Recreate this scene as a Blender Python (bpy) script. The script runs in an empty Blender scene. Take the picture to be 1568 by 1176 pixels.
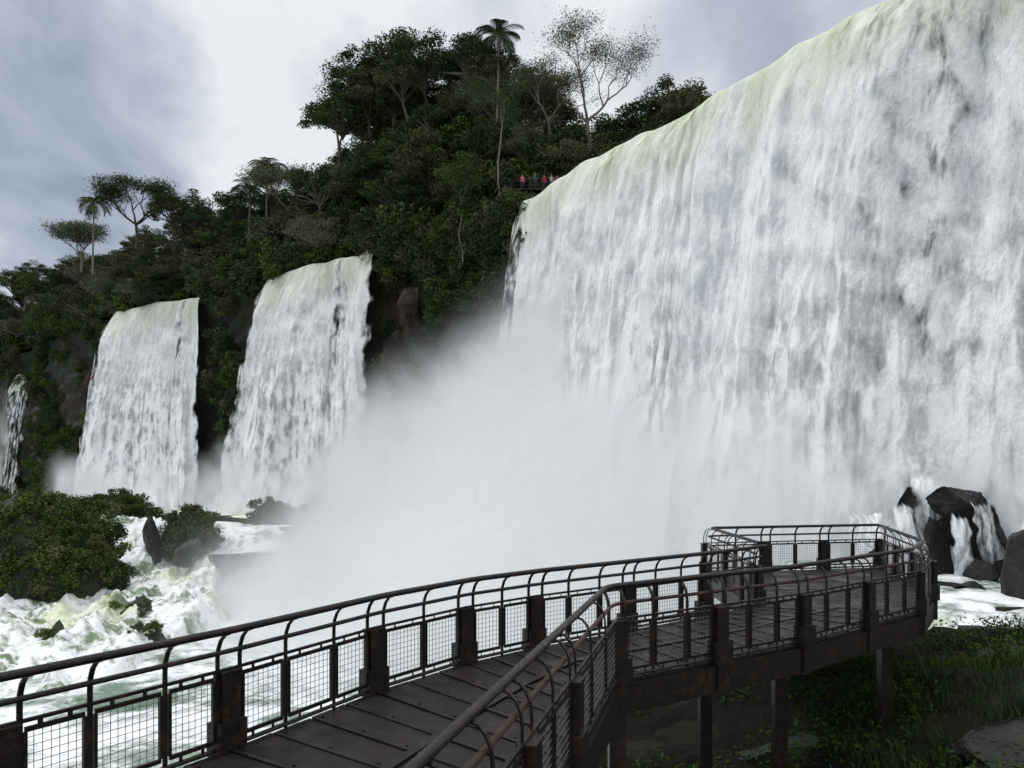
import bpy, bmesh, math, random
import numpy as np
from mathutils import Vector, Matrix
random.seed(7); R=np.random.RandomState(11)
sc=bpy.context.scene
sc.view_settings.view_transform='Standard'; sc.view_settings.look='None'; sc.view_settings.exposure=0
COL=sc.collection
# ---------------------------------------------------------------- noise
_P=R.permutation(256); _T=R.rand(256)
def vn(x,y,z=0.0):
    x,y,z=np.broadcast_arrays(np.asarray(x,float),np.asarray(y,float),np.asarray(z,float))
    ix=np.floor(x).astype(int);iy=np.floor(y).astype(int);iz=np.floor(z).astype(int)
    fx=x-ix;fy=y-iy;fz=z-iz
    fx=fx*fx*(3-2*fx);fy=fy*fy*(3-2*fy);fz=fz*fz*(3-2*fz)
    def h(a,b,c): return _T[_P[(_P[(_P[a&255]+b)&255]+c)&255]]
    def l(a,b,t): return a+(b-a)*t
    r=l(l(l(h(ix,iy,iz),h(ix+1,iy,iz),fx),l(h(ix,iy+1,iz),h(ix+1,iy+1,iz),fx),fy),
        l(l(h(ix,iy,iz+1),h(ix+1,iy,iz+1),fx),l(h(ix,iy+1,iz+1),h(ix+1,iy+1,iz+1),fx),fy),fz)
    return r*2-1
def fbm(x,y,z=0.0,o=4):
    a=1.0;s=0;t=0
    for i in range(o):
        s=s+a*vn(np.asarray(x)*2**i+13.7*i,np.asarray(y)*2**i+7.1*i,np.asarray(z)*2**i+3.3*i);t+=a;a*=.5
    return s/t
def sst(a,b,x):
    t=np.clip((np.asarray(x,float)-a)/(b-a),0,1);return t*t*(3-2*t)
# ---------------------------------------------------------------- mesh builder
class MB:
    def __init__(s): s.v=[];s.f=[];s.m=[];s.n=0
    def add(s,v,f,m=0):
        v=[tuple(p) for p in v]
        s.v+=v; s.f+=[tuple(i+s.n for i in q) for q in f]; s.m+=[m]*len(f); s.n+=len(v)
    def box(s,c,ax,ay,az,m=0):
        c=Vector(c);ax=Vector(ax);ay=Vector(ay);az=Vector(az);V=[]
        for k in(-1,1):
            for j in(-1,1):
                for i in(-1,1): V.append(c+ax*i+ay*j+az*k)
        s.add(V,[(0,2,3,1),(4,5,7,6),(0,1,5,4),(2,6,7,3),(0,4,6,2),(1,3,7,5)],m)
    def bar(s,a,b,w,h,m=0,up=(0,0,1)):
        a=Vector(a);b=Vector(b);d=b-a
        if d.length<1e-5:return
        u=Vector(up);sx=d.cross(u)
        if sx.length<1e-4: sx=d.cross(Vector((1,0,0)))
        sx.normalize();uu=sx.cross(d).normalized()
        s.box((a+b)/2,d/2,sx*w/2,uu*h/2,m)
    def tube(s,pts,rad,m=0,k=8,cap=True):
        pts=[Vector(p) for p in pts];n=len(pts)
        if not hasattr(rad,'__len__'): rad=[rad]*n
        V=[];F=[];ref=None
        for i,p in enumerate(pts):
            d=(pts[min(i+1,n-1)]-pts[max(i-1,0)]).normalized()
            if ref is None:
                ref=Vector((0,0,1)) if abs(d.z)<.9 else Vector((1,0,0))
            a=d.cross(ref)
            if a.length<1e-4: a=d.cross(Vector((0,1,.1)))
            a.normalize();b=a.cross(d).normalized();ref=b
            for j in range(k):
                t=2*math.pi*j/k;V.append(p+(a*math.cos(t)+b*math.sin(t))*rad[i])
        for i in range(n-1):
            for j in range(k):
                j2=(j+1)%k;F.append((i*k+j,i*k+j2,(i+1)*k+j2,(i+1)*k+j))
        if cap: F.append(tuple(range(k))[::-1]);F.append(tuple((n-1)*k+j for j in range(k)))
        s.add(V,F,m)
    def leaves(s,P,size,m=0,flat=0.0,asp=.5):
        P=np.asarray(P,float);n=len(P)
        if n==0:return
        a=R.normal(size=(n,3));a[:,2]*=(1-flat);a/=np.linalg.norm(a,axis=1)[:,None]+1e-9
        b=R.normal(size=(n,3));b[:,2]*=(1-flat);b-=a*(a*b).sum(1)[:,None];b/=np.linalg.norm(b,axis=1)[:,None]+1e-9
        sz=(size*R.uniform(.6,1.3,n))[:,None]
        V=np.stack([P+a*sz,P+b*sz*asp,P-a*sz,P-b*sz*asp],1).reshape(-1,3)
        s.v+=list(map(tuple,V.tolist()));s.f+=[(s.n+4*i,s.n+4*i+1,s.n+4*i+2,s.n+4*i+3) for i in range(n)]
        s.m+=[m]*n;s.n+=4*n
    def mesh(s,name,mats,smooth=False):
        me=bpy.data.meshes.new(name);me.from_pydata(s.v,[],s.f)
        for q in mats: me.materials.append(q)
        me.polygons.foreach_set('material_index',s.m)
        if smooth: me.polygons.foreach_set('use_smooth',[True]*len(s.f))
        me.update();return me
    def obj(s,name,mats,smooth=False,parent=None):
        return mkobj(name,s.mesh(name,mats,smooth),parent)
def mkobj(name,me,parent=None,loc=(0,0,0),rot=(0,0,0),scl=(1,1,1)):
    o=bpy.data.objects.new(name,me);COL.objects.link(o);o.location=loc;o.rotation_euler=rot;o.scale=scl
    if parent:o.parent=parent
    return o
def empty(name): 
    o=bpy.data.objects.new(name,None);COL.objects.link(o);return o
def grid(name,X,Y,Z,mat,uv=None,attr=None,smooth=True,parent=None,keep=None):
    nu,nv=X.shape
    co=np.stack([X,Y,Z],-1).reshape(-1,3)
    i=np.arange(nu-1)[:,None]*nv+np.arange(nv-1)[None]
    F=np.stack([i,i+nv,i+nv+1,i+1],-1).reshape(-1,4)
    if keep is not None: F=F[keep.reshape(-1)[F].max(1)>0]
    me=bpy.data.meshes.new(name);me.from_pydata(co.tolist(),[],F.tolist())
    me.materials.append(mat)
    if smooth: me.polygons.foreach_set('use_smooth',[True]*len(F))
    if uv is not None:
        l=me.uv_layers.new(name='UVMap');U=np.stack(uv,-1).reshape(-1,2)[F.reshape(-1)]
        l.data.foreach_set('uv',U.reshape(-1))
    if attr is not None:
        for k,a in attr.items():
            at=me.attributes.new(k,'FLOAT','POINT');at.data.foreach_set('value',a.reshape(-1).astype(np.float32))
    me.update();return mkobj(name,me,parent)
# ---------------------------------------------------------------- node helpers
class NT:
    def __init__(s,name,disp=None):
        s.mat=bpy.data.materials.new(name);s.mat.use_nodes=True;s.t=s.mat.node_tree;s.t.nodes.clear()
        s.out=s.n('ShaderNodeOutputMaterial')
    def n(s,ty,**k):
        q=s.t.nodes.new(ty)
        for a,b in k.items(): setattr(q,a,b)
        return q
    def put(s,sock,v):
        if v is None:return
        if isinstance(v,bpy.types.NodeSocket): s.t.links.new(v,sock)
        else: sock.default_value=v
    def math(s,op,a,b=None,c=None,clamp=False):
        q=s.n('ShaderNodeMath',operation=op,use_clamp=clamp);s.put(q.inputs[0],a);s.put(q.inputs[1],b)
        if c is not None:s.put(q.inputs[2],c)
        return q.outputs[0]
    def mr(s,v,a,b,c=0.0,d=1.0,ty='SMOOTHSTEP'):
        q=s.n('ShaderNodeMapRange',interpolation_type=ty);s.put(q.inputs[0],v)
        for i,x in enumerate((a,b,c,d)): s.put(q.inputs[i+1],x)
        return q.outputs[0]
    def mix(s,f,a,b,bt='MIX'):
        q=s.n('ShaderNodeMix',data_type='RGBA',blend_type=bt);s.put(q.inputs[0],f)
        s.put(q.inputs[6],a if isinstance(a,bpy.types.NodeSocket) else (*a,1) if len(a)==3 else a)
        s.put(q.inputs[7],b if isinstance(b,bpy.types.NodeSocket) else (*b,1) if len(b)==3 else b);return q.outputs[2]
    def map(s,v,scale=(1,1,1),loc=(0,0,0),rot=(0,0,0)):
        q=s.n('ShaderNodeMapping');s.put(q.inputs[0],v);q.inputs[1].default_value=loc;q.inputs[2].default_value=rot;q.inputs[3].default_value=scale;return q.outputs[0]
    def noise(s,v,scale=1,detail=4,rough=.55,dist=0):
        q=s.n('ShaderNodeTexNoise');s.put(q.inputs['Vector'],v);q.inputs['Scale'].default_value=scale;q.inputs['Detail'].default_value=detail
        q.inputs['Roughness'].default_value=rough;q.inputs['Distortion'].default_value=dist;return q.outputs[0]
    def bump(s,h,st=.5,d=.1):
        q=s.n('ShaderNodeBump');s.put(q.inputs['Height'],h);q.inputs['Strength'].default_value=st;q.inputs['Distance'].default_value=d;return q.outputs[0]
    def mixs(s,f,a,b):
        q=s.n('ShaderNodeMixShader');s.put(q.inputs[0],f);s.t.links.new(a.outputs[0],q.inputs[1]);s.t.links.new(b.outputs[0],q.inputs[2]);return q
    def dif(s,c,nr=None,ty='ShaderNodeBsdfDiffuse'):
        q=s.n(ty);s.put(q.inputs[0],c if isinstance(c,bpy.types.NodeSocket) else (*c,1))
        if nr is not None: s.put(q.inputs['Normal'],nr)
        return q
    def pr(s,col,rough=.8,metal=0,nrm=None,spec=.3,alpha=None):
        q=s.n('ShaderNodeBsdfPrincipled');s.put(q.inputs['Base Color'],col if isinstance(col,bpy.types.NodeSocket) else (*col,1))
        s.put(q.inputs['Roughness'],rough);s.put(q.inputs['Metallic'],metal);s.put(q.inputs['Specular IOR Level'],spec)
        if nrm is not None:s.put(q.inputs['Normal'],nrm)
        if alpha is not None:s.put(q.inputs['Alpha'],alpha)
        return q
    def done(s,sh): s.t.links.new(sh.outputs[0] if hasattr(sh,'outputs') else sh,s.out.inputs[0]);return s.mat
    def pos(s): return s.n('ShaderNodeNewGeometry').outputs['Position']

def m_leaf(name,c1,c2,c3,c4=None):
    t=NT(name);g=t.n('ShaderNodeNewGeometry');oi=t.n('ShaderNodeObjectInfo')
    c=t.mix(g.outputs['Random Per Island'],c1,c2)
    c=t.mix(t.mr(oi.outputs['Random'],.45,1.0),c,c3)
    if c4: c=t.mix(t.mr(oi.outputs['Random'],.30,.0,0,.75),c,c4)
    return t.done(t.dif(c))
LEAF=m_leaf('leaf_forest',(.036,.056,.022),(.094,.122,.048),(.110,.113,.058),(.036,.058,.037))
LEAFP=m_leaf('leaf_pale',(.10,.12,.068),(.17,.185,.12),(.14,.15,.095))
LEAFB=m_leaf('leaf_fern',(.03,.055,.014),(.08,.12,.032),(.095,.125,.034))
GRASS=m_leaf('grass_blade',(.012,.028,.006),(.05,.092,.020),(.038,.066,.016))
def m_bark(name,a,b):
    t=NT(name);n=t.noise(t.pos(),1.5,5);return t.done(t.pr(t.mix(n,a,b),.9))
BARK=m_bark('bark_dark',(.05,.04,.03),(.11,.09,.07)); BARKP=m_bark('bark_pale',(.14,.125,.10),(.26,.235,.2))
def m_rock(name,wet=.5,moss=.5,red=.3,k=1.0):
    t=NT(name);p=t.pos();n=t.noise(p,.35,6,.6);n2=t.noise(p,2.2,6,.65)
    c=t.mix(n,(.010*k,.010*k,.009*k),(.042*k,.038*k,.033*k))
    c=t.mix(t.mr(t.noise(t.map(p,(1,1,.6),(5,3,1)),.10,4),.60-.08*red,.70),c,(.12,.05,.028))
    c=t.mix(t.math('MULTIPLY',t.mr(n2,.45,.6),moss),c,(.03,.05,.014))
    return t.done(t.pr(c,t.mr(n2,.3,.7,.35,.8),0,t.bump(n2,1,.35),.4))
ROCK=m_rock('rock_cliff',red=.8,moss=.8);ROCKW=m_rock('rock_wet',moss=.15,red=0,k=.55)
ROCKM=m_rock('rock_mossy',moss=1,red=0,k=.7);ROCKB=m_rock('rock_brown',moss=.2,red=2.2)
def m_red():
    t=NT('rock_iron_red');p=t.pos();n=t.noise(p,.7,6,.65);c=t.mix(t.mr(n,.38,.68),(.012,.010,.008),(.075,.035,.021));return t.done(t.pr(c,.8,0,t.bump(n,1,.8)))
RED=m_red()
def m_ground(name,a,b):
    t=NT(name);p=t.pos();n=t.noise(p,.6,6);n2=t.noise(p,5,5)
    c=t.mix(t.mr(n,.35,.65),a,b);return t.done(t.pr(c,.9,0,t.bump(n2,.8,.1),.15))
SOIL=m_ground('ground_soil',(.008,.010,.005),(.018,.014,.010));BANK=m_ground('wet_bank',(.0035,.004,.0025),(.010,.0075,.0055))
def m_fall(name,green=.8):
    t=NT(name);uv=t.n('ShaderNodeUVMap').outputs[0];fl=t.n('ShaderNodeAttribute',attribute_name='flow').outputs['Fac']
    sp=t.n('ShaderNodeSeparateXYZ');t.put(sp.inputs[0],uv);drop=sp.outputs[1]
    A=t.noise(t.map(uv,(.34,.014,1)),1,2,.5)
    A2=t.noise(t.map(uv,(1.5,.06,1),(4,9,0)),1,3,.5)
    B=t.noise(t.map(uv,(1.05,.36,1),(31,7,0)),1,4,.64,.2)
    m=t.math('ADD',t.math('ADD',t.math('MULTIPLY',A,.28),t.math('MULTIPLY',A2,.22)),t.math('MULTIPLY',B,.50))
    val=t.math('ADD',m,t.math('MULTIPLY',t.math('SUBTRACT',fl,.5),.50))
    al=t.mr(val,.42,.60)
    c=t.mix(t.mr(m,.40,.565),(.62,.65,.66),(.98,.98,.98))
    gl=t.math('MULTIPLY',t.mr(drop,0,9,1,0),t.mr(A,.3,.6,.2,green))
    c=t.mix(gl,c,(.62,.67,.46))
    h=t.math('ADD',t.math('MULTIPLY',B,1.2),t.math('MULTIPLY',A2,.5))
    nr=t.bump(h,.55,.55)
    return t.done(t.mixs(al,t.n('ShaderNodeBsdfTransparent'),t.dif(c,nr)))
FALL=m_fall('falling_water')
def m_foam(name,g=.5,sc_=(.16,.16,.3),tint=(.13,.2,.14),lo=.38,hi=.55):
    t=NT(name);p=t.pos();n=t.noise(t.map(p,sc_),1,5,.62,.8);n2=t.noise(p,1.6,4,.65,.5)
    m=t.math('ADD',t.math('MULTIPLY',n,.7),t.math('MULTIPLY',n2,.3))
    c=t.mix(t.mr(m,lo,hi),tint,(.90,.91,.91))
    y=t.noise(t.map(p,(.12,.12,.1),(3,8,2)),1,3)
    c=t.mix(t.mr(y,.52,.66,0,g),c,(.62,.66,.34))
    return t.done(t.pr(c,t.mr(m,.4,.55,.2,.7),0,t.bump(t.math('ADD',n2,n),.6,.4),.3))
FOAM=m_foam('white_water',.4);RIVER=m_foam('river_water',.1,lo=.40,hi=.60);FOAMR=m_foam('cascade_water',.6,(.35,.35,.2),(.18,.25,.15),.40,.52)
# ---------------------------------------------------------------- lip of the escarpment
LZ=32.5
lip=np.array([(-420,330),(-200,235),(-117,190),(-95,166),(-73,146),(-55,137),(-45,127),(-37.5,122),(-19,106),(-8,98),(0,90),(2.2,86),(9,74.5),(17,63),(24.4,50),(30,44),(38,37),(60,28),(120,20),(300,10)],float)
seg=np.r_[0,np.cumsum(np.hypot(*np.diff(lip,axis=0).T))]
SS=np.arange(0,seg[-1],.5);LX=np.interp(SS,seg,lip[:,0]);LY=np.interp(SS,seg,lip[:,1])
def smo(a,k=9):
    p=np.pad(a,(k//2,k//2),mode='edge');return np.convolve(p,np.ones(k)/k,'valid')
LXs=smo(LX);LYs=smo(LY)
tx=smo(np.gradient(LXs),21);ty=smo(np.gradient(LYs),21);q=np.hypot(tx,ty);tx/=q;ty/=q
def LIP(s): return np.interp(s,SS,LXs),np.interp(s,SS,LYs)
def TAN(s): return np.interp(s,SS,tx),np.interp(s,SS,ty)
def S_of(x): return float(np.interp(x,LX,SS))
sF0=(S_of(-122),S_of(-112));sF1=(S_of(-74),S_of(-52.6));sF2=(S_of(-38),S_of(-17.4));sF3=(S_of(1.6),S_of(60))
HX=[-420,-200,-117,-95,-80,-72,-66,-55,-47,-40,-35,-31,-28,-20,-10,-4,2,6,30,300];HH=[22,27,28,22,21,25,23,22,22,20,19,24,33,37,35,28,17,8,6,6]
def HC(s): return np.interp(LIP(s)[0],HX,HH)
def gprof(b): return np.interp(b,[0,3,8,14,40,2000],[.12,.45,.82,1,.95,.95])
BK=np.array((.35,.937))
def hill(s,b): return np.maximum(HC(s)*gprof(b)-12,0)
s=np.linspace(SS[0],SS[-1],420);b=np.array([0,2,4,7,10,15,20,30,60,120,400,1500.])
S2,B2=np.meshgrid(s,b,indexing='ij');lx,ly=LIP(S2)
Z=LZ-.5+hill(S2,B2)+sst(0,4,B2)*fbm(lx*.1,B2*.1)*.8
grid('plateau_ground',lx+BK[0]*B2,ly+BK[1]*B2,Z,SOIL)
s=np.arange(60,SS[-1],1.1);z=np.arange(-15,LZ-.3,1.1);S2,Z2=np.meshgrid(s,z,indexing='ij')
lx,ly=LIP(S2);ax,ay=TAN(S2);nx,ny=ay,-ax
def cliffd(S2,Z2):
    d=fbm(S2*.09,Z2*.13,1)*3.6+fbm(S2*.35,Z2*.5,5)*1.5-1.0
    d=d*np.where((S2>sF3[0]-2)|((S2>sF2[0]-2)&(S2<sF2[1]+2))|((S2>sF1[0]-2)&(S2<sF1[1]+2)),.45,1)-.9
    return d*sst(0,6,LZ-Z2)
d=cliffd(S2,Z2)
grid('rock_cliff',lx+nx*d,ly+ny*d,Z2,ROCK,smooth=False)
# ---------------------------------------------------------------- waterfalls
def waterfall(name,s0,s1,zb,wl,wr,flow,du=.4,dz=.4,extra=0.0,amp=1.0,ztop=LZ,parent=None,k0=.83):
    L=s1-s0;s=np.linspace(s0,s1,int(L/du)+1);dr=np.linspace(0,1,int((ztop-zb)/dz)+1)**1.15*(ztop-zb)
    S2,D2=np.meshgrid(s,dr,indexing='ij');t=(S2-s0)/L;H=ztop-zb
    edge=np.minimum(S2-s0,s1-S2)
    Sx=S2+(-(1-t)**2*wl*(D2/H)+t**2*wr*(D2/H))
    lx,ly=LIP(Sx);ax,ay=TAN(Sx);nx,ny=ay,-ax
    rid=fbm(S2*.16,D2*.010,2,3)*2.1+fbm(S2*.5,D2*.03,4,3)*1.0+fbm(S2*1.1,D2*.26,9,3)*.42
    off=k0*np.sqrt(D2)+rid*amp*sst(0,7,D2)+extra*sst(0,3,D2)+.1-.8*sst(2.5,0,edge)*sst(0,10,D2)
    lipz=ztop+.9*fbm(S2*.18,0,3,3)*sst(10,0,D2)
    Z=lipz-D2
    F=flow(S2-s0,D2,L,H)
    F=F-1.0*sst(2.4,0,edge+1.3*fbm(D2*.10,S2*.3,8)+.6*fbm(D2*.5,S2*.5,3)) 
    return grid(name,lx+nx*off,ly+ny*off,Z,FALL,(S2-s0,D2),{'flow':F},parent=parent,keep=(F>-.35))
W1=empty('waterfall');W2=empty('waterfall');W3=empty('waterfall');W0=empty('waterfall')
f_small=lambda u,d,L,H:.90+.45*fbm(u*.25,d*.02,1)+0*d
waterfall('water_curtain',*sF1,-5,8,7,f_small,parent=W1,amp=1.3);waterfall('water_spray',*sF1,-5,10,8,lambda u,d,L,H:.38+.30*sst(3,25,d),extra=.9,parent=W1)
waterfall('water_curtain',*sF2,-5,5.5,3.5,f_small,parent=W2,amp=1.3);waterfall('water_spray',*sF2,-5,7,5,lambda u,d,L,H:.38+.30*sst(3,25,d),extra=.9,parent=W2)
waterfall('water_curtain',*sF0,-5,1,0,lambda u,d,L,H:.45+0*d,parent=W0,ztop=26)
sdark=S_of(26.9)-sF3[0];sgrey=S_of(16.0)-sF3[0]
def f_main(u,d,L,H):
    f=1.10+.3*fbm(u*.13,d*.012,6)+0*d
    f=f-.30*sst(18,40,u)
    f-=.24*np.exp(-((u-sdark-1.0*fbm(d*.05,0,2)-.02*d)/1.2)**2)*(1-.5*sst(22,34,d))*(.8+.5*fbm(d*.1,3,1))
    f-=.42*np.exp(-((u-sgrey)/1.8)**2)*sst(6,14,d)*sst(33,24,d)
    return f
waterfall('water_curtain',*sF3,-12,2,0,f_main,parent=W3,amp=1.3)
waterfall('water_spray',*sF3,-12,3.5,0,lambda u,d,L,H:.41+.28*sst(8,32,d)+.2*fbm(u*.2,d*.02,4)-.12*np.exp(-((u-sdark)/.9)**2),extra=1.1,parent=W3)
s=np.linspace(sF3[0],SS[-1],120);b=np.array([0,2,6,14.]);S2,B2=np.meshgrid(s,b,indexing='ij');lx,ly=LIP(S2)
grid('upper_river',lx+BK[0]*B2,ly+BK[1]*B2,LZ+0*S2-.1,RIVER)
# ---------------------------------------------------------------- low ground, river
def low(x,y):
    z=-14.5+fbm(x*.06,y*.06,3)*1.5
    shelf=sst(80,90,y+4*fbm(x*.08,y*.08,7))*sst(-6,-20,x)
    z=z+shelf*(10.2+fbm(x*.1,y*.1,9)*1.0)
    near=sst(-1.8,1.4,x+.4*fbm(y*.4,2,2))*sst(25,20,y+.8*fbm(x*.3,y*.3,2))
    z=np.maximum(z,-14.5+near*(11.4+.11*np.clip(x,-5,20)+fbm(x*.25,y*.25,1)*.8+fbm(x*.9,y*.9,4)*.35))
    sh=sst(13,19,x)*sst(50,42,y)*sst(20,27,y)
    z=np.maximum(z,-14.5+sh*(11.6+fbm(x*.3,y*.3,6)*.9))
    return z
x=np.arange(-190,110,1.4);y=np.arange(-30,215,1.4);X,Y=np.meshgrid(x,y,indexing='ij');grid('gorge_ground',X,Y,low(X,Y),SOIL)
x=np.arange(-4,30,.25);y=np.arange(-3,27,.25);X,Y=np.meshgrid(x,y,indexing='ij');grid('river_bank',X,Y,low(X,Y)+.05+.20*fbm(X*1.3,Y*1.3,3),BANK,smooth=False)
g=MB();g.add([(-3000,-3000,-15.6),(3000,-3000,-15.6),(3000,3000,-15.6),(-3000,3000,-15.6)],[(0,1,2,3)]);g.obj('ground',[SOIL])
x=np.arange(-140,60,.8);y=np.arange(-40,112,.8);X,Y=np.meshgrid(x,y,indexing='ij')
grid('river',X,Y,-11+.55*fbm(X*.18,Y*.18,2)+.25*fbm(X*.7,Y*.7,5),RIVER)
x=np.arange(-150,-10,1.);y=np.arange(84,200,1.);X,Y=np.meshgrid(x,y,indexing='ij')
grid('plunge_pool',X,Y,-3.9+.25*fbm(X*.3,Y*.3,2)-2.5*sst(90,84,Y),FOAM)
x=np.arange(13,50,.4);y=np.arange(22,46,.4);X,Y=np.meshgrid(x,y,indexing='ij')
grid('shallow_water',X,Y,-2.75+.25*fbm(X*.5,Y*.5,2)+.12*fbm(X*1.8,Y*1.8,5)-3*sst(16,13,X)-3*sst(24,22,Y)+.0*X,FOAM)
t=np.linspace(0,1,190);w=np.linspace(-1,1,140);T,Wd=np.meshgrid(t,w,indexing='ij')
cy=np.interp(T,[0,.12,.35,.6,1],[92,87,80,68,46]);cx=np.interp(T,[0,.12,.35,.6,1],[-41,-40,-37.5,-36,-38])
cz=np.interp(T,[0,.12,.22,.36,.6,.8,1],[-3.4,-3.0,-5.8,-7.9,-9.2,-9.9,-10.9]);hw=np.interp(T,[0,.15,.35,.6,1],[5,6.5,8.5,11,14])
X=cx+Wd*hw;Y=cy+2.0*fbm(X*.2,0,3);Zc=cz+1.4*fbm(X*.5,Y*.12,1)*sst(.05,.3,T)+.8*fbm(X*.8,Y*.45,4)+.7*fbm(X*1.9,Y*1.0,6)-2.2*sst(.85,1,np.abs(Wd))
grid('cascade',X,Y,Zc,FOAMR)
# ---------------------------------------------------------------- boulders
def boulder(name,c,r,seed,mat,cuts=16,parent=None,sub=4,noise_=.3,rot=None,lo=.36,hi=.85):
    rs=np.random.RandomState(seed*17+3)
    bm=bmesh.new();bmesh.ops.create_icosphere(bm,subdivisions=sub,radius=1)
    V=np.array([v.co[:] for v in bm.verts])
    P=V*1.3+seed*7.3
    V=V*(1.2+noise_*fbm(P[:,0],P[:,1],P[:,2],3))[:,None]
    for k in range(cuts):
        n=rs.normal(size=3);n/=np.linalg.norm(n);dd=rs.uniform(lo,hi)
        V-=n[None]*np.maximum(0,V@n-dd)[:,None]*.97
    V*=(1+.10*fbm(P[:,0]*4,P[:,1]*4,P[:,2]*4,4))[:,None]
    for v,n in zip(bm.verts,V): v.co=n*np.array(r)*1.2
    me=bpy.data.meshes.new(name);bm.to_mesh(me);bm.free();me.materials.append(mat)
    return mkobj(name,me,parent,c,(0,0,seed*1.1 if rot is None else rot))
for i,(c,r) in enumerate([((22.6,40,1.0),(2.0,1.3,.9)),((20.9,39.6,-1.5),(1.2,1.3,2.0)),((24.0,39.0,-1.3),(1.3,1.1,2.0)),((22.2,33.0,-1.4),(1.5,1.5,3.1)),((26.8,43.2,1.6),(1.2,1.3,3.6)),((28.0,42,1.0),(1.8,1.5,2.2)),
    ((25.4,41.6,.3),(1.8,1.2,2.0)),((14.2,22.2,-2.8),(1.8,1.0,.6)),((16.6,23.2,-2.9),(2.2,1.0,.6)),((12.2,21.0,-2.6),(1.1,.8,.4)),((25.5,36,-.6),(1.8,1.6,2.5)),((19.6,38.2,-2.5),(.8,.7,.7)),((22.4,37.5,-2.4),(1.2,.8,.9)),((21.8,41.6,-.5),(1.3,.9,2.2)),((20.4,34.8,-2.7),(.8,.6,.5)),((18.3,24.5,-2.7),(1.4,.9,.7)),((23.2,39.6,-.4),(1.6,.9,1.6)),((11.2,18.0,-1.9),(1.6,.9,.55)),((13.2,19.4,-1.9),(1.6,.9,.6)),((23.4,36.2,-2.2),(1.1,.8,1.2)),((18.6,40.4,-2.4),(1.0,.7,.9))]):
    boulder('wet_boulder',c,r,i+1,ROCKW)
for i,(c,r) in enumerate([((8.6,11.9,-2.1),(2.0,.9,.6)),((6.6,12.2,-2.5),(.7,.6,.35)),((11.2,15.6,-1.9),(1.2,.8,.4)),((12.5,18.2,-1.9),(1.3,.7,.4)),((7.9,16.4,-2.4),(.8,.5,.4)),((3.6,12.5,-3.0),(.8,.6,.6)),((4.8,14.0,-3.0),(1.0,.6,.6)),((2.6,11.0,-3.0),(.8,.6,.7)),((10.0,18.8,-2.2),(1.5,.8,.5)),((5.4,11.2,-2.7),(.7,.5,.3))]):
    boulder('brown_boulder',c,r,i+31,ROCKB if i in(0,2) else ROCKM)
boulder('red_outcrop',(-12.6,99.8,22),(2.0,1.3,4.2),71,RED,18,noise_=.6);boulder('red_outcrop',(-15.0,101.8,18),(1.5,1.2,3.0),72,RED,18,noise_=.6);boulder('red_outcrop',(-79,147.5,18),(2.6,2.0,4.5),73,RED,18,noise_=.6)
def sheet(name,x0,x1,y0,z0,z1,out,n=40,m=36,sd=0):
    u=np.linspace(0,1,n);v=np.linspace(0,1,m);U,V=np.meshgrid(u,v,indexing='ij')
    X=x0+(x1-x0)*U+.5*(U-.5)*V+.25*fbm(V*5,U*3,sd);Z=z0+(z1-z0)*V+.25*fbm(U*5,V*4,sd+2)+.4*fbm(U*3,0,sd)*(1-V);Y=y0-out*np.sqrt(V)+.45*fbm(U*5,V*3,sd+4)
    F=.62-1.1*sst(.22,0,np.minimum(U,1-U)+.12*fbm(V*4,U*3,sd))-.4*sst(.15,0,V)
    return grid(name,X,Y,Z,FALL,(U*(x1-x0)*1.6+sd*9,V*(z0-z1)+12),{'flow':F})
CS=empty('small_cascade')
for a in [(22.2,23.8,38.9,1.3,-2.8,1.6),(18.8,20.8,39.8,1.2,-2.9,1.8),(24.6,27.2,40.6,1.9,-2.8,2.2),(23.6,25.2,37.6,.2,-2.8,1.6),(26.2,29.5,42.5,4.2,.5,1.6),(24.0,26.5,42.6,2.6,-.5,1.8),(20.6,22.6,41.6,2.6,-2.5,1.8),(17.0,19.8,41,.5,-2.8,1.5),(21.2,22.6,38.6,.6,-2.8,1.0)]:
    sheet('water_sheet',*a,sd=int(a[0]*3)).parent=CS
boulder('mossy_boulder',(-37.6,82.6,-5.6),(1.3,1.3,2.5),3,ROCKW)
MOSSR=[((-31,66,-9.8),(1.6,3.4,1.9)),((-28,60,-10.4),(1.6,2.4,1.5)),((-41.5,74,-8.4),(1.2,1.4,1.2)),((-33,80,-6.6),(1.2,1.4,1.7)),((-34,58,-10.2),(1.2,1.8,1.1))]
for i,(c,r) in enumerate(MOSSR): boulder('mossy_boulder',c,r,i+5,ROCKM)
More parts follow.
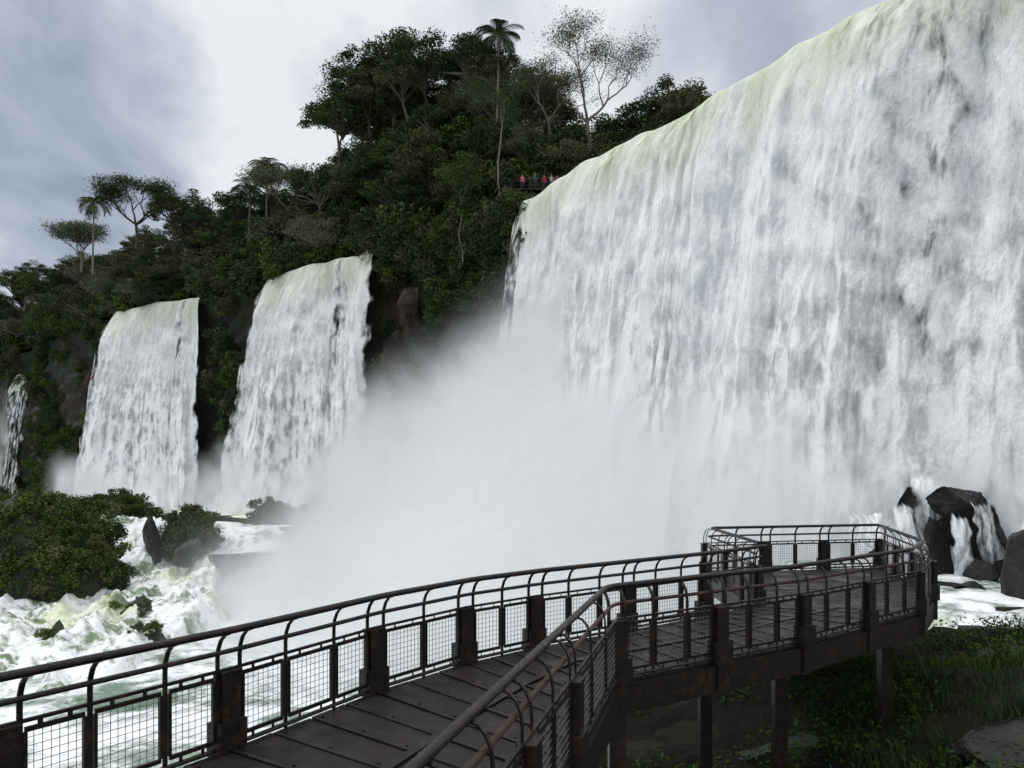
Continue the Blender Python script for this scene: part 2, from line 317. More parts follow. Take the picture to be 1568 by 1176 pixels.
# ---------------------------------------------------------------- vegetation meshes
def lobes_tree(h,cr,ch,nl,per,leaf,seed,mat=0,trunk=.28,spread=1.0):
    rs=np.random.RandomState(seed);m=MB()
    top=h-ch
    base=Vector((0,0,-1.5));p=[base];x=y=0
    for i in range(1,6):
        x+=rs.uniform(-.25,.25);y+=rs.uniform(-.25,.25);p.append(Vector((x,y,top*1.1*i/5)))
    m.tube(p,[trunk*(1-.12*i) for i in range(6)],1,7)
    end=p[-1]
    for i in range(nl):
        a=rs.uniform(0,2*math.pi);rr=cr*math.sqrt(rs.uniform(0.02,1));zz=top+ch*(.05+.9*(1-(rr/cr)**2*.75)*rs.uniform(.15,1))
        c=Vector((end.x+rr*math.cos(a)*spread,end.y+rr*math.sin(a)*spread,zz));lr=rs.uniform(.5,1.35)*cr/4.2
        mid=end.lerp(c,.5)+Vector((rs.uniform(-.4,.4),rs.uniform(-.4,.4),-.3))
        m.tube([end+Vector((0,0,-rs.uniform(0,1.5))),mid,c],[trunk*.4,trunk*.25,.04],1,5,False)
        n=int(per*rs.uniform(.6,1.3)*(lr+.3))
        d=R.normal(size=(n,3));d/=np.linalg.norm(d,axis=1)[:,None]
        r=lr*(.35+.8*R.rand(n)**.6)*(1+.5*fbm(d[:,0]*2+i,d[:,1]*2,d[:,2]*2+seed,2))
        P=d*r[:,None]*np.array([1.35,1.35,.55])+np.array(c)
        m.leaves(P,leaf,0,.35)
    return m
TREES=[lobes_tree(13,4.4,8,40,170,.19,s).mesh('forest_tree',[LEAF,BARK]) for s in (1,2,3,8)]
TREES+=[lobes_tree(13,3.8,5.5,28,180,.18,s,spread=1.15).mesh('forest_tree',[LEAF,BARKP]) for s in (4,5,9)]
TPALE=[lobes_tree(13,4.2,7,34,130,.16,s,trunk=.2).mesh('forest_tree_pale',[LEAFP,BARKP]) for s in (6,7)]
def bush(n,seed,leaf=.24,mat=LEAF):
    m=MB();rs=np.random.RandomState(seed)
    for i in range(9):
        c=np.array([rs.uniform(-1.8,1.8),rs.uniform(-1.8,1.8),rs.uniform(-1.1,1.2)])
        d=R.normal(size=(n,3));d/=np.linalg.norm(d,axis=1)[:,None]
        m.leaves(c+d*(rs.uniform(.6,1.3)*(.4+.7*R.rand(n)))[:,None]*np.array([1,1,.75]),leaf,0,.2)
    return m.mesh('shrub_foliage',[mat])
BUSH=[bush(115,21,.23),bush(115,22,.22),bush(110,23,.2),bush(110,24,.21,LEAFB)]
FOREST=empty('forest')
def place(me,x,y,z,s,parent=FOREST,sz=1):
    return mkobj(me.name.split('.')[0],me,parent,(x,y,z),(random.uniform(-.14,.14),random.uniform(-.14,.14),random.uniform(0,6.28)),(s,s,s*sz))
s=S_of(-330)
while s<sF3[0]+1:
    x0,y0=LIP(s);far=y0>150
    for b in ((2,6,11,17,23) if not far else (3,10,20)):
        bb=b+random.uniform(-2,2);ss=s+random.uniform(-2,2);lx,ly=LIP(ss)
        X=lx+BK[0]*bb;Y=ly+BK[1]*bb;top=LZ+HC(ss)*gprof(bb)*random.uniform(.80,1.08)-(1.5 if b>20 else 0)
        if X>-3 and Y<94: continue
        r=random.random()
        if b<4: 
            place(random.choice(BUSH),X,Y,LZ+random.uniform(-.5,3),random.uniform(1.0,1.7))
            place(random.choice(BUSH),X,Y+1,LZ+random.uniform(2,6),random.uniform(1.0,1.7))
        sc0=random.uniform(.6,1.2);me=random.choice(TREES) if r<.80 else random.choice(TPALE);hh=13*sc0
        if hh>top-LZ+3: sc0*=max(.4,(top-LZ+3)/hh);hh=13*sc0
        place(me,X,Y,top-hh,sc0)
        if b in(6,11) and HC(ss)*gprof(bb)>12:
            for k in range(2): place(random.choice(BUSH),X+random.uniform(-2.5,2.5),Y-1+random.uniform(-1,1),max(LZ,top-hh-3)+random.uniform(0,hh*.4),random.uniform(1.0,1.6))
            if random.random()<.7: place(random.choice(TREES),X+random.uniform(-2,2),Y-1.5,max(LZ-4,top-hh-8+random.uniform(-2,2)),.75)
    s+=3.5 if not far else 6.0
for (x,y,tz,k) in [(-17,112,66,1.1),(-22,115,65,1.0),(-26,118,60,1.0),(-11,108,64,1.05),(-6,104,60,1.0),(-2.5,101,57,.9),(-25,113,58,.9),(-14,110,60,1.0),(-20,112,61,1.0),(-63,146,56,.9),(-58,144,54,.9),(-48,136,53,.9),(1,99,52,.9)]:
    place(random.choice(TREES),x,y,tz-13*k,k)
for (x,y,tz) in [(6,98,46),(9,99,45),(12,97,45),(15,99,47),(18,97,49.5),(21,98,53),(24,99,52.5),(26,96,49),(22,93,49),(17,94,46),(11,94,43),(7,94,42.5),(31,100,53),(4,97,45),(14,92,42),(19,91,45),(34,104,54),(27,101,50),(3,99,49),(8,92,40),(12,99,49),(28.5,97,50)]:
    place(random.choice(TREES),x,y,tz-12.5,.93)
    place(random.choice(BUSH),x-1,y-3,tz-10,1.5);place(random.choice(BUSH),x+1,y-4,tz-13,1.6)
sB=S_of(-17)+1
for i in range(3300):
    bl=random.random()<.25
    s=random.uniform(sB,sF3[0]+.8) if bl else random.uniform(S_of(-150),sF3[0]+.5)
    if any(a-1.0<s<c+1.0 for a,c in (sF0,sF1,sF2)) : continue
    z=random.uniform(-6 if not bl else 0,LZ+1)
    if random.random()<(.2 if bl else .42): continue
    dens=float(fbm(s*.09,z*.11,12,2))
    if dens<(-.25 if bl else -.2): continue
    lx,ly=LIP(s)
    if abs(lx+13.5)<2.4 and 17<z<27 and random.random()<.62: continue
    if abs(lx+79)<3 and 13<z<23 and random.random()<.7: continue
    ax,ay=TAN(s);off=random.uniform(-.2,1.0)+float(cliffd(np.array(s),np.array(min(z,LZ))))+max(0,(6-z))*.2
    place(random.choice(BUSH),lx+ay*off,ly-ax*off,z,random.uniform(.5,1.25))
ISL=[((-46,75,-9),(9,7,9.6)),((-58,80,-8),(12,8,10.5)),((-35,86,-6.3),(2.5,3,5.2)),((-29,95,-5.5),(4,3,4.8)),((-23,97,-5.5),(3.6,3,5.2)),((-50,98,-5),(6,5,4.5))]
for i,(c,r) in enumerate(ISL):
    boulder('mossy_island',c,tuple(q*.62 for q in r),i+11,ROCKM,5,noise_=.2,rot=0,lo=.8,hi=1)
    n=int(r[0]*r[1]*(4.5 if i not in (3,4) else 2))+12
    grp=empty('island_shrubs')
    for k in range(n):
        a=random.uniform(3.0,6.5) if random.random()<.75 else random.uniform(0,6.28);e=math.asin(random.uniform(.0,1));z=c[2]+r[2]*math.sin(e)
        w_=.86+.22*float(fbm(a*1.2,e*2,i,2))
        place(random.choice(BUSH[1:]),c[0]+r[0]*math.cos(a)*math.cos(e)*w_,c[1]+r[1]*math.sin(a)*math.cos(e)*w_,c[2]+(z-c[2])*w_-.3,random.uniform(.35,.85),grp)
grp=empty('rapids_shrubs')
for c,r in MOSSR:
    for k in range(7): place(random.choice(BUSH[2:]),c[0]+random.uniform(-.7,.7)*r[0],c[1]+random.uniform(-.9,.5)*r[1],c[2]+r[2]*random.uniform(.35,.75),random.uniform(.18,.32),grp)
# ---------------------------------------------------------------- individual trees
def branch(m,p,d,L,r,depth,tips,rs,up=.15,mat=1):
    pts=[p];q=p.copy();dd=d.copy()
    for i in range(4):
        dd=(dd+Vector((rs.uniform(-.22,.22),rs.uniform(-.22,.22),rs.uniform(-.05,.18)*up*4))).normalized();q=q+dd*L/4;pts.append(q.copy())
    m.tube(pts,[r,r*.9,r*.8,r*.7,r*.6],mat,6 if r>.08 else 4,False)
    if depth<=1: tips.append(pts[3])
    if depth==0: tips.append(q);return
    for k in range(rs.randint(2,4)):
        a=rs.uniform(0,6.28);nd=(dd+Vector((math.cos(a),math.sin(a),rs.uniform(-.1,.35)))*rs.uniform(.5,.9)).normalized()
        branch(m,q if k<2 else pts[3],nd,L*rs.uniform(.62,.85),r*.6,depth-1,tips,rs,up,mat)
def open_tree(name,loc,h,tr,seed,leafm,barkm,per,leaf,depth=4,flat=.4,L0=.34,puff=.8,side=.6):
    rs=np.random.RandomState(seed);m=MB();tips=[];p=Vector((0,0,0))
    m.tube([p,Vector((.2,0,h*.2)),Vector((-.1,.1,h*.38))],[tr,tr*.85,tr*.75],1,8,False)
    for k in range(3 if side<.8 else 5):
        a=k*(2.1 if side<.8 else 1.3)+rs.uniform(-.4,.4);branch(m,Vector((-.1,.1,h*.37)),Vector((math.cos(a)*side,math.sin(a)*side,.8)).normalized(),h*L0*.6,tr*.6,depth,tips,rs)
    for t_ in tips:
        n=int(per*rs.uniform(.3,1.5));m.leaves(np.array(t_)+R.normal(size=(n,3))*np.array([puff,puff,puff*flat]),leaf,0,.5)
    o=m.obj(name,[leafm,barkm]);o.location=loc;return o
open_tree('silk_tree',(9.2,95,39),15.6,.3,3,LEAFP,BARKP,50,.10,4,.45,.38,.8,.75)
open_tree('silk_tree',(4.5,96,41),12,.22,8,LEAFP,BARKP,50,.10,4,.45,.33,.8)
open_tree('umbrella_tree',(-70,146,43.5),13,.35,5,LEAF,BARK,34,.17,4,.25,.40,.9,1.3)
open_tree('broadleaf_tree',(-36,126,40),12,.25,9,LEAFP,BARKP,34,.14,4,.5,.36,.9,1.0)
open_tree('broadleaf_tree',(-88,160,43),10,.25,12,LEAFP,BARKP,34,.17,4,.4,.36,.9,1.1)
def palm(loc,h,fr,seed,drop=1.0):
    rs=np.random.RandomState(seed);m=MB()
    m.tube([(0,0,0),(.1,0,h*.5),(.25,.1,h)],[.2,.15,.12],1,8)
    for k in range(26):
        a=k*2.4+rs.uniform(-.2,.2);el=rs.uniform(-.1,1.2);L=fr*rs.uniform(.85,1.1);p=Vector((.25,.1,h));pts=[p.copy()];e=el
        for i in range(8):
            p=p+Vector((math.cos(a)*math.cos(e),math.sin(a)*math.cos(e),math.sin(e)))*L/8;e-=.24*drop;pts.append(p.copy())
        m.tube(pts,[.04]*5+[.02]*4,0,4,False)
        side=Vector((-math.sin(a),math.cos(a),0))
        for i in range(1,9):
            for j in (0,.33,.66):
                if i==8 and j: continue
                c=pts[i].lerp(pts[min(i+1,8)],j);d=(pts[i]-pts[i-1]).normalized();l=.75*fr/3*(1.15-abs(i-4)/7)
                for sg in(-1,1):
                    tip=c+side*sg*l*.8+d*l*.45+Vector((0,0,-.35*l));m.add([c-d*.06,c+d*.06,tip+d*.02,tip-d*.02],[(0,1,2,3)],0)
    o=m.obj('palm_tree',[LEAF,BARKP]);o.location=loc;return o
palm((-1.9,97,38),18.2,3.6,1);palm((-76,142,38),13,3.6,2);palm((-40.2,128,38),14,4.2,3);palm((-44,131,38),11.5,3.6,5)
for k,(x,y,z0,z1,r) in enumerate([(-1.4,89.5,29,44,.14),(-6.0,92,27,35,.09)]):
    m=MB();pts=[Vector((x+.25*math.sin(i*1.3+k),y,z0+(z1-z0)*i/7)) for i in range(8)];m.tube(pts,[r*(1-.07*i) for i in range(8)],1,6);tips=[];rs=np.random.RandomState(40+k)
    for a in range(4): branch(m,pts[-1-a%2],Vector((math.cos(a*1.7),math.sin(a*1.7),.8)).normalized(),1.5,r*.4,2,tips,rs)
    for t_ in tips: m.leaves(np.array(t_)+R.normal(size=(50,3))*np.array([.7,.7,.45]),.14,0,.4)
    m.obj('slender_tree',[LEAF,BARKP])
# ---------------------------------------------------------------- bank grass
m=MB()
for i in range(18000):
    x=random.uniform(5.5,16);y=random.uniform(7.5,19)
    if float(fbm(x*.5,y*.5,22,2))<.06-.22*(x>7.5)*(y>12.5): continue
    z=float(low(x,y));h=random.uniform(.12,.36);a=random.uniform(0,6.28);w=.010
    if z<-4: continue
    bx,by=math.cos(a),math.sin(a);ln=random.uniform(.1,.9)*h
    m.add([(x-by*w,y+bx*w,z),(x+by*w,y-bx*w,z),(x+by*w*.7+bx*ln*.4,y-bx*w*.7+by*ln*.4,z+h*.6),(x-by*w*.7+bx*ln*.4,y+bx*w*.7+by*ln*.4,z+h*.6),(x+bx*ln,y+by*ln,z+h)],[(0,1,2,3),(3,2,4)],0)
for i in range(1500):
    x=random.uniform(0.5,18);y=random.uniform(7.5,23);z=float(low(x,y))
    if z<-4.2 or float(fbm(x*.45,y*.45,30,2))<-.05: continue
    m.leaves(np.array([x,y,z+.16])+R.normal(size=(40,3))*np.array([.24,.24,.16]),.05,0,.3,.45)
m.obj('bank_grass',[GRASS])
# ---------------------------------------------------------------- walkway
def m_metal(name,a,b,rough=.5,rust=.3):
    t=NT(name);p=t.pos();n=t.noise(p,6,5,.65);n2=t.noise(p,40,3)
    c=t.mix(n,a,b);c=t.mix(t.mr(n,.52,.66,0,rust),c,(.09,.036,.020))
    return t.done(t.pr(c,t.mr(n2,.3,.7,rough-.15,rough+.2),.0,t.bump(n2,.3,.004),.35))
STEEL=m_metal('painted_steel',(.0065,.0052,.0045),(.016,.012,.010),.45,.28)
RUST=m_metal('rusty_steel',(.03,.016,.012),(.06,.03,.02),.6,.6)
WIRE=m_metal('wire_mesh',(.08,.08,.08),(.15,.15,.145),.5,.0)
def m_deck():
    t=NT('deck_plate');p=t.pos();n=t.noise(p,1.4,6,.6);n2=t.noise(p,9,5)
    w=t.n('ShaderNodeTexVoronoi');t.put(w.inputs['Vector'],t.map(p,(26,26,26),(0,0,0),(0,0,.5)));
    c=t.mix(t.mr(n,.35,.65),(.006,.0046,.0036),(.017,.012,.0092));c=t.mix(t.mr(n2,.55,.7,0,.55),c,(.038,.024,.017))
    return t.done(t.pr(c,t.mr(n,.4,.62,.7,.34),0,t.bump(t.mr(w.outputs[0],.1,.5,1,0),.6,.008),.30))
DECK=m_deck()
Lp=[(-6.6,.4),(-5.2,2.8),(-3.54,5.42),(-2.53,7.0),(-1.54,8.84),(-.6,10.15),(.33,11.05),(3.3,13.4),(4.6,14.6)]
Rp=[(-1.5,-.8),(-1.0,1.2),(-.32,3.68),(.1,5.2),(.52,6.7),(.9,8.05),(1.25,9.33),(4.2,11.3),(7.2,13.8)]
WALK=empty('walkway')
m=MB()
def quadstrip(a0,b0,a1,b1,zt,th,mt):
    V=[(*a0,zt-th),(*b0,zt-th),(*b1,zt-th),(*a1,zt-th),(*a0,zt),(*b0,zt),(*b1,zt),(*a1,zt)]
    m.add(V,[(0,3,2,1),(4,5,6,7),(0,1,5,4),(1,2,6,5),(2,3,7,6),(3,0,4,7)],mt)
def v2(a,b,t): return (a[0]+(b[0]-a[0])*t,a[1]+(b[1]-a[1])*t)
for i in range(len(Lp)-1):
    l0,l1,r0,r1=Lp[i],Lp[i+1],Rp[i],Rp[i+1];mean=(math.dist(l0,l1)+math.dist(r0,r1))/2;n=max(1,round(mean/.46))
    for k in range(n):
        g=.012/mean;t0=k/n+g;t1=(k+1)/n-g;dz=random.uniform(-.004,.004)
        A0,A1=v2(l0,l1,t0),v2(l0,l1,t1);B0,B1=v2(r0,r1,t0),v2(r0,r1,t1)
        quadstrip(v2(A0,B0,.0),v2(A0,B0,.495),v2(A1,B1,.0),v2(A1,B1,.495),dz,.04,0)
        quadstrip(v2(A0,B0,.505),v2(A0,B0,1),v2(A1,B1,.505),v2(A1,B1,1),-dz,.04,0)
        for w_ in (.04,.25,.45,.55,.75,.96):
            q=v2(v2(A0,B0,w_),v2(A1,B1,w_),.12);m.box((q[0],q[1],.008+dz),(.014,0,0),(0,.014,0),(0,0,.007),1)
        q0,q1=v2(v2(l0,l1,(k)/n),v2(r0,r1,(k)/n),.02),v2(v2(l0,l1,(k)/n),v2(r0,r1,(k)/n),.98);m.bar((*q0,.012),(*q1,.012),.05,.012,1)
    c0,c1=v2(l0,r0,.5),v2(l1,r1,.5);m.bar((*c0,.024),(*c1,.024),.09,.012,1)
PL=[(4.6,14.6),(4.7,19.1),(9.5,20.2),(8.25,15.4),(7.2,13.8)]
for k in range(12):
    t0=k/12+.002;t1=(k+1)/12-.002
    def lr(t):
        a=v2(PL[0],PL[1],t)
        b=v2(PL[4],PL[3],t/.28) if t<.28 else v2(PL[3],PL[2],(t-.28)/.72)
        return a,b
    a0,b0=lr(t0);a1,b1=lr(t1);quadstrip(a0,b0,a1,b1,random.uniform(-.003,.003),.04,0)
def beam_path(pts,off=0):
    for a,b in zip(pts[:-1],pts[1:]): m.bar((*a,-.23),(*b,-.23),.10,.36,1)
beam_path(Lp);beam_path(Rp);beam_path([PL[0],PL[1],PL[2],PL[3],PL[4]]);beam_path([PL[0],PL[4]])
for i in range(len(Lp)): m.bar((*Lp[i],-.22),(*Rp[i],-.22),.12,.24,1)
for t_ in (.25,.5,.75): m.bar((*v2(PL[0],PL[1],t_),-.22),(*v2(PL[3],PL[2],t_),-.22),.12,.24,1)
for p in [Lp[2],Lp[4],Lp[6],Lp[7],Rp[2],Rp[6],PL[2],PL[1],(6.8,14.3),(4.3,12.6)]:
    zb=float(low(*p))-1;m.bar((p[0],p[1],-.3),(p[0],p[1],zb),.20,.20,1)
m.obj('deck',[DECK,STEEL],parent=WALK)
def railing(name,pts,side,bay=1.9,rustmid=False):
    m=MB();pts=[Vector((*p,0)) for p in pts];N=[]
    for i in range(len(pts)):
        d0=(pts[i]-pts[i-1]).normalized() if i else (pts[1]-pts[0]).normalized()
        d1=(pts[i+1]-pts[i]).normalized() if i<len(pts)-1 else d0
        d=(d0+d1).normalized();N.append(Vector((-d.y,d.x,0))*side)
    def path(off,z):
        P=[p+n*off+Vector((0,0,z)) for p,n in zip(pts,N)];out=[P[0]]
        for i in range(1,len(P)-1):
            a,b,c=P[i-1],P[i],P[i+1];la=min(.22,(b-a).length*.4);lc=min(.22,(c-b).length*.4)
            A=b+(a-b).normalized()*la;C=b+(c-b).normalized()*lc
            for t in (0,.25,.5,.75,1): out.append(A*(1-t)**2+b*2*t*(1-t)+C*t*t)
        out.append(P[-1]);return out
    m.tube(path(.14,1.1),.034,0,12);m.tube(path(.055,.90),.023,2 if rustmid else 0,8)
    m.tube(path(.0,.035),.022,0,6)
    def arm(c,n,d):
        P=[c+Vector((0,0,.0)),c+Vector((0,0,.6)),c+Vector((0,0,.84))+n*.0]
        for t in (.25,.5,.75,1): 
            P.append(c+n*(.14*(1-math.cos(t*math.pi/2)))+Vector((0,0,.84+.23*math.sin(t*math.pi/2))))
        for a,b in zip(P[:-1],P[1:]): m.bar(a,b,.040,.014,0,up=n)
    def heavy(c,n,d):
        m.box(c+Vector((0,0,.14))-n*.02,d*.105,n*.06,(0,0,.56),0)
        m.box(c+Vector((0,0,.12))-n*.02,d*.15,n*.09,(0,0,.15),0)
        m.box(c+Vector((0,0,.705))-n*.02,d*.115,n*.07,(0,0,.012),0)
        for sg in(-1,1): arm(c+d*sg*.125,n,d)
        for z in(.03,.2): 
            for sg in(-1,1): m.tube([c+d*sg*.05+n*.055+Vector((0,0,z)),c+d*sg*.05+n*.085+Vector((0,0,z))],.014,0,6)
    for i in range(len(pts)-1):
        a,b=pts[i],pts[i+1];D=b-a;L=D.length;d=D.normalized();n=Vector((-d.y,d.x,0))*side
        nb=max(1,round(L/bay))
        for k in range(nb):
            p0=a+D*(k/nb);p1=a+D*((k+1)/nb);bl=L/nb
            heavy(p0,n,d)
            if i==len(pts)-2 and k==nb-1: heavy(p1,n,d)
            np_=3 if bl>1.75 else (2 if bl>1.0 else 1)
            for j in range(np_):
                q0=p0+d*(bl*j/np_);q1=p0+d*(bl*(j+1)/np_)
                if j>0: arm(q0,n,d)
                g0=q0+d*(.16 if j==0 else .04);g1=q1-d*(.16 if j==np_-1 else .04)
                zl,zh=.11,.66;zv=Vector((0,0,1))
                if (g1-g0).length<.12: continue
                m.bar(g0+zv*zh,g1+zv*zh,.024,.036,0);m.bar(g0+zv*zl,g1+zv*zl,.024,.036,0)
                m.bar(g0+zv*(zl+.018),g0+zv*(zh-.018),.026,.032,0,up=n);m.bar(g1+zv*(zl+.018),g1+zv*(zh-.018),.026,.032,0,up=n)
                for gg in (g0.lerp(g1,.25),g0.lerp(g1,.75)):
                    m.bar(gg+zv*(zh+.018),gg+zv*(zh+.05),.05,.012,0);m.bar(gg+zv*(zl-.018),gg+zv*.04,.05,.012,0)
                w=(g1-g0).length;nn=max(2,int(w/.06))
                for q in range(1,nn):
                    c=g0+d*(w*q/nn);m.bar(c+zv*(zl+.016),c+zv*(zh-.016),.0042,.0042,1,up=n)
                for q in range(1,9):
                    c=zv*(zl+(zh-zl)*q/9)-n*.0046;m.bar(g0+c+d*.015,g1+c-d*.015,.0042,.0042,1)
            m.bar(p0+Vector((0,0,.725)),p1+Vector((0,0,.725)),.03,.026,0)
    return m.obj(name,[STEEL,WIRE,RUST],parent=None)
railing('metal_railing',Lp,-1)
railing('metal_railing',[Rp[0],Rp[1],Rp[2],Rp[4],Rp[6],Rp[7],Rp[8],PL[3],PL[2],PL[1],(4.62,15.1)],1,rustmid=True)
# ---------------------------------------------------------------- lookout with visitors
m=MB();VZ=34.6;x0,x1,y0,y1=-1.5,7.2,89.2,91.6
m.box(((x0+x1)/2,(y0+y1)/2,VZ-.08),((x1-x0)/2,0,0),(0,(y1-y0)/2,0),(0,0,.08),0)
for i in range(8):
    xx=x0+(x1-x0)*i/7;m.bar((xx,y0,VZ),(xx,y0,VZ+1.1),.06,.06,0);m.bar((xx,y0+.3,VZ-.1),(xx,y0+.3,VZ-7),.16,.16,0)
for z in(.35,.75,1.1): m.tube([(x0,y0,VZ+z),(x1,y0,VZ+z)],.03,0,6)
m.obj('lookout_balcony',[STEEL])
for i in range(26): place(random.choice(BUSH),random.uniform(-2.5,3.2),random.uniform(88.3,90)+ .0,random.uniform(29.5,33.4),random.uniform(.5,.9))
for i in range(16): place(random.choice(BUSH),random.uniform(-2.5,7.5),random.uniform(92.5,94),random.uniform(33,39),random.uniform(.9,1.4))
def pm(name,c):
    t=NT(name);n=t.noise(t.pos(),12,3);return t.done(t.pr(t.mix(n,tuple(q*.8 for q in c),c),.8))
SKIN=pm('skin',(.45,.28,.2));HAIR=pm('hair',(.03,.02,.015));PANT=pm('trousers',(.05,.06,.09))
def person(x,y,z,shirt,h=1.7,face=-1.57,arm='rail',seed=0):
    k=h/1.72
    J=[((0,0,.95),.15),((0,0,1.15),.14),((0,0,1.36),.155),((0,0,1.47),.06),((.02,0,1.55),.075),((.03,0,1.63),.095),((.02,0,1.70),.065)]
    E=[(0,1),(1,2),(2,3),(3,4),(4,5),(5,6)]
    for sg in(-1,1):
        b=len(J)
        if arm=='rail': A=[((.0,.18*sg,1.38),.06),((.10,.24*sg,1.13),.045),((.34,.2*sg,1.10),.036),((.42,.19*sg,1.10),.04)]
        elif arm=='up': A=[((.0,.18*sg,1.38),.06),((.18,.24*sg,1.2),.045),((.30,.08*sg,1.45),.036),((.32,.05*sg,1.52),.04)]
        else: A=[((.0,.18*sg,1.38),.06),((-.02,.23*sg,1.10),.045),((.05,.24*sg,.86),.036),((.07,.24*sg,.78),.04)]
        J+=A;E+=[(2,b),(b,b+1),(b+1,b+2),(b+2,b+3)]
        b=len(J);J+=[((0,.09*sg,.86),.095),((.03*sg,.10*sg,.48),.065),((.0+.02*sg,.11*sg,.09),.045),((.13,.12*sg,.04),.04)];E+=[(0,b),(b,b+1),(b+1,b+2),(b+2,b+3)]
    me=bpy.data.meshes.new('person');me.from_pydata([Vector(j[0])*k for j in J],E,[]);o=bpy.data.objects.new('tmp',me);COL.objects.link(o)
    sk=o.modifiers.new('s','SKIN')
    for v,j in zip(me.skin_vertices[0].data,J): v.radius=(j[1]*k,j[1]*k)
    me.skin_vertices[0].data[0].use_root=True
    o.modifiers.new('d','SUBSURF').levels=1
    dg=bpy.context.evaluated_depsgraph_get();nm=bpy.data.meshes.new_from_object(o.evaluated_get(dg));bpy.data.objects.remove(o)
    nm.materials.clear()
    for q in(SKIN,shirt,PANT,HAIR): nm.materials.append(q)
    for p in nm.polygons:
        c=p.center/k;side=abs(c.y)
        if c.z>1.5: mi=3 if (c.z>1.66 or c.x<-.02) else 0
        elif c.z>1.44: mi=0
        elif c.z<.92 and side<.2: mi=2
        elif c.x>.2 or (side>.2 and c.z<1.05): mi=0
        else: mi=1
        p.material_index=mi;p.use_smooth=True
    nm.name='person';return mkobj('person',nm,None,(x,y,z),(0,0,face))
cols=[(.65,.04,.05),(.7,.10,.12),(.6,.55,.5),(.6,.05,.07),(.1,.15,.35),(.75,.2,.25),(.5,.5,.5)]
for i,(px,ar) in enumerate([(5.9,'rail'),(5.2,'up'),(4.5,'rail'),(3.7,'down'),(2.6,'rail'),(1.2,'down'),(4.9,'down')]):
    person(px,89.75+(.8 if i==6 else random.uniform(0,.1)),VZ,pm('shirt_%d'%i,cols[i]),random.uniform(1.6,1.8),-1.57+random.uniform(-.4,.4),ar)
# ---------------------------------------------------------------- spray mist: stacked drifting veils standing in the gorge
def m_mist():
    t=NT('spray_mist');p=t.pos();dn=t.n('ShaderNodeAttribute',attribute_name='mist').outputs['Fac']
    n=t.noise(t.map(p,(1,.5,1.0)),.11,4,.52,.4)
    tau=t.math('MULTIPLY',dn,t.mr(n,.28,.68,.40,1.7))
    al=t.math('SUBTRACT',1.0,t.math('EXPONENT',t.math('MULTIPLY',tau,-1.0)))
    w=t.mixs(.40,t.dif((.99,.99,.99)),t.dif((.99,.99,.99),None,'ShaderNodeBsdfTranslucent'))
    return t.done(t.mixs(al,t.n('ShaderNodeBsdfTransparent'),w))
MISTM=m_mist();MIST=empty('spray_mist')
OX=np.array((12.,72.));eo=np.array((-.85,-.53));ex=np.array((-.53,.85))
def topf(A,O):
    t=33.5-.85*O+.5*(A-2);t=np.where(A>12,np.minimum(t,30-.62*np.maximum(0,A-12)**1.3),t)-.75*np.maximum(0,O-19)
    t=np.where((O<46)&(A>-22),np.maximum(t,5.5),t)
    return t
for j,yy in enumerate((48,56,64,72,80)):
    x=np.arange(-42,24,1.0);z=np.arange(-12.5,26,1.0);X,Z=np.meshgrid(x,z,indexing='ij')
    Y=yy+2.5*fbm(X*.06,Z*.06,j)+0*X
    O=(X-12)*eo[0]+(Y-72)*eo[1];A=(X-12)*ex[0]+(Y-72)*ex[1]
    T=topf(A,O)+7*fbm(X*.08,Z*.08,j*3.3,3)*sst(36,8,A+5)
    D=4.4*sst(-8,12,T-(Z+12))**1.9*sst(1.0,8,O)*sst(40,29,O)*sst(-33,-18,A)*sst(36,22,A)
    D=D*sst(-12.6,-9,Z)**.3
    grid('mist_veil',X,Y,Z,MISTM,None,{'mist':D},parent=MIST,keep=(D>.015))
a=np.arange(-30,20,.6);o=np.arange(1,42,.6);A,O=np.meshgrid(a,o,indexing='ij')
TT=topf(A,O)+5*fbm(A*.09,O*.09,2.0,3)
Hh=np.maximum(TT-20,-1)*sst(-30,-22,A)*sst(36,22,O)*sst(18,6,A)+.9*fbm(A*.15,O*.15,7,3)-.6
X=OX[0]+ex[0]*A+eo[0]*O;Y=OX[1]+ex[1]*A+eo[1]*O
t=NT('churned_foam');CH=t.done(t.dif((.95,.95,.95)))
grid('plunge_foam',X,Y,-11.5+Hh,CH)
for (s0,s1,off,zt,wd) in ((sF2[0],sF2[1],7.5,-1,1.5),(sF1[0],sF1[1],7.5,-1,1.5),(sF0[0],sF0[1],6,20,.8),(S_of(21),S_of(33),6.2,1.5,1.3)):
    ml=12 if off!=6.2 else 8
    s=np.linspace(s0-ml,s1+10,46);z=np.arange(-5,zt+10,.9);S2,Z2=np.meshgrid(s,z,indexing='ij');lx,ly=LIP(S2);ax,ay=TAN(S2)
    o_=off+1.2*fbm(S2*.1,Z2*.1,3)+.15*(LZ-Z2)*.3
    D=wd*sst(zt+8,-3,Z2+5*fbm(S2*.1,Z2*.12,5,3))**1.3*sst(s0-ml,s0-1,S2)*sst(s1+10,s1,S2)
    grid('mist_veil',lx+ay*o_,ly-ax*o_,Z2,MISTM,None,{'mist':D},parent=MIST,keep=(D>.015))
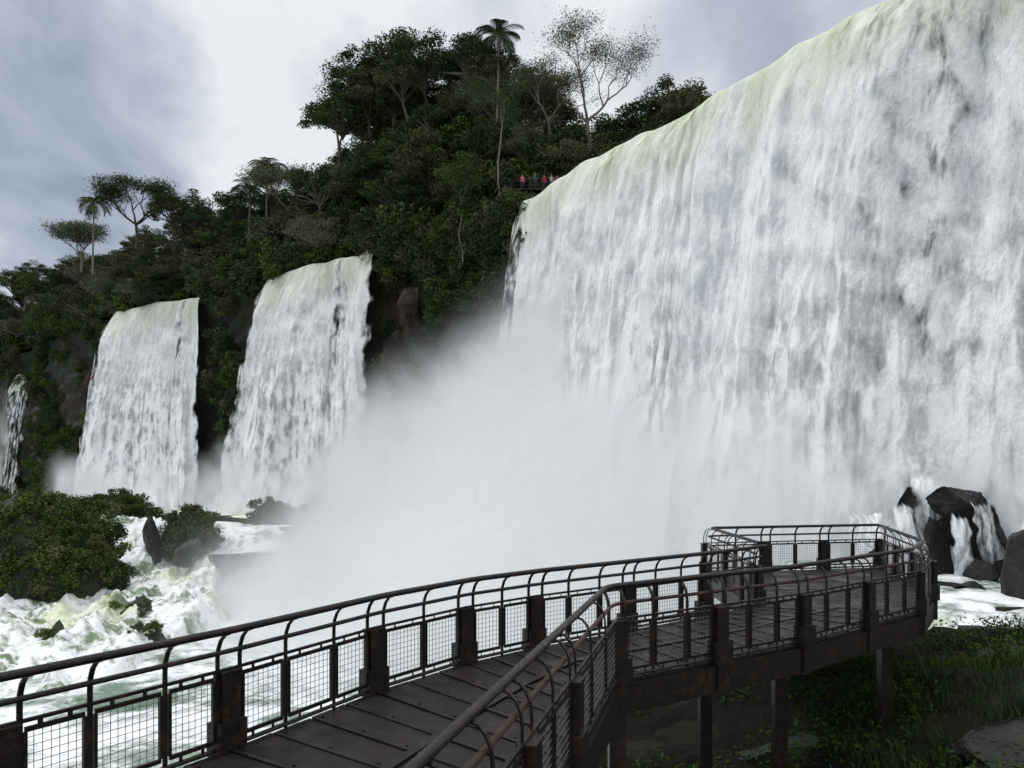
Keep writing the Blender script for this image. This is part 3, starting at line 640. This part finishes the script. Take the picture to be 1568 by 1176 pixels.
# ---------------------------------------------------------------- sky, sun, camera
w=bpy.data.worlds.new('World');sc.world=w;w.use_nodes=True;T=w.node_tree;T.nodes.clear()
class WT(NT):
    def __init__(s,t): s.t=t
q=WT(T);out=q.n('ShaderNodeOutputWorld')
sd=Vector((-.55,.15,.82)).normalized()
sky=q.n('ShaderNodeTexSky',sky_type='NISHITA');sky.sun_disc=False;sky.sun_elevation=math.asin(sd.z);sky.sun_rotation=math.atan2(sd.x,sd.y)
bg=q.n('ShaderNodeBackground');q.put(bg.inputs[0],sky.outputs[0]);bg.inputs[1].default_value=.1
tc=q.n('ShaderNodeTexCoord').outputs['Generated']
sp=q.n('ShaderNodeSeparateXYZ');q.put(sp.inputs[0],tc)
den=q.math('ADD',q.math('MAXIMUM',sp.outputs[2],0.0),.35)
cv=q.n('ShaderNodeCombineXYZ');q.put(cv.inputs[0],q.math('DIVIDE',sp.outputs[0],den));q.put(cv.inputs[1],q.math('DIVIDE',sp.outputs[1],den))
n1=q.noise(q.map(cv.outputs[0],(1.5,.9,1),(1.2,.4,0),(0,0,.5)),1.0,4,.45,.4)
n2=q.noise(q.map(cv.outputs[0],(2.6,1.6,1),(5,2,0),(0,0,.5)),1.7,6,.55,.3)
az=q.mr(sp.outputs[0],-.50,-.12,-.05,.13)
nn=q.math('ADD',q.math('ADD',q.math('MULTIPLY',n1,.52),q.math('MULTIPLY',n2,.48)),az)
rp=q.n('ShaderNodeValToRGB');q.put(rp.inputs[0],nn);e=rp.color_ramp.elements
e[0].position=.38;e[0].color=(.31,.36,.45,1);e[1].position=.60;e[1].color=(.88,.90,.93,1);k=e.new(.48);k.color=(.50,.55,.64,1)
zen=q.mr(sp.outputs[2],.45,1.0,1.0,2.0)
bc=q.n('ShaderNodeBackground');q.put(bc.inputs[0],rp.outputs[0]);q.put(bc.inputs[1],zen)
mx=q.n('ShaderNodeMixShader');mx.inputs[0].default_value=.9;T.links.new(bg.outputs[0],mx.inputs[1]);T.links.new(bc.outputs[0],mx.inputs[2]);T.links.new(mx.outputs[0],out.inputs[0])
sl=bpy.data.lights.new('sun','SUN');sl.energy=1.45;sl.angle=math.radians(14);sl.color=(1,.97,.93);so=bpy.data.objects.new('sun',sl);COL.objects.link(so);so.rotation_euler=(-sd).to_track_quat('-Z','Y').to_euler()
cd=bpy.data.cameras.new('camera');cam=bpy.data.objects.new('camera',cd);COL.objects.link(cam);cam.location=(0,0,2.5);cam.rotation_euler=(math.radians(90),0,0)
cd.lens=27.55;cd.shift_y=.0842;cd.clip_end=6000;cd.clip_start=.05;sc.camera=cam
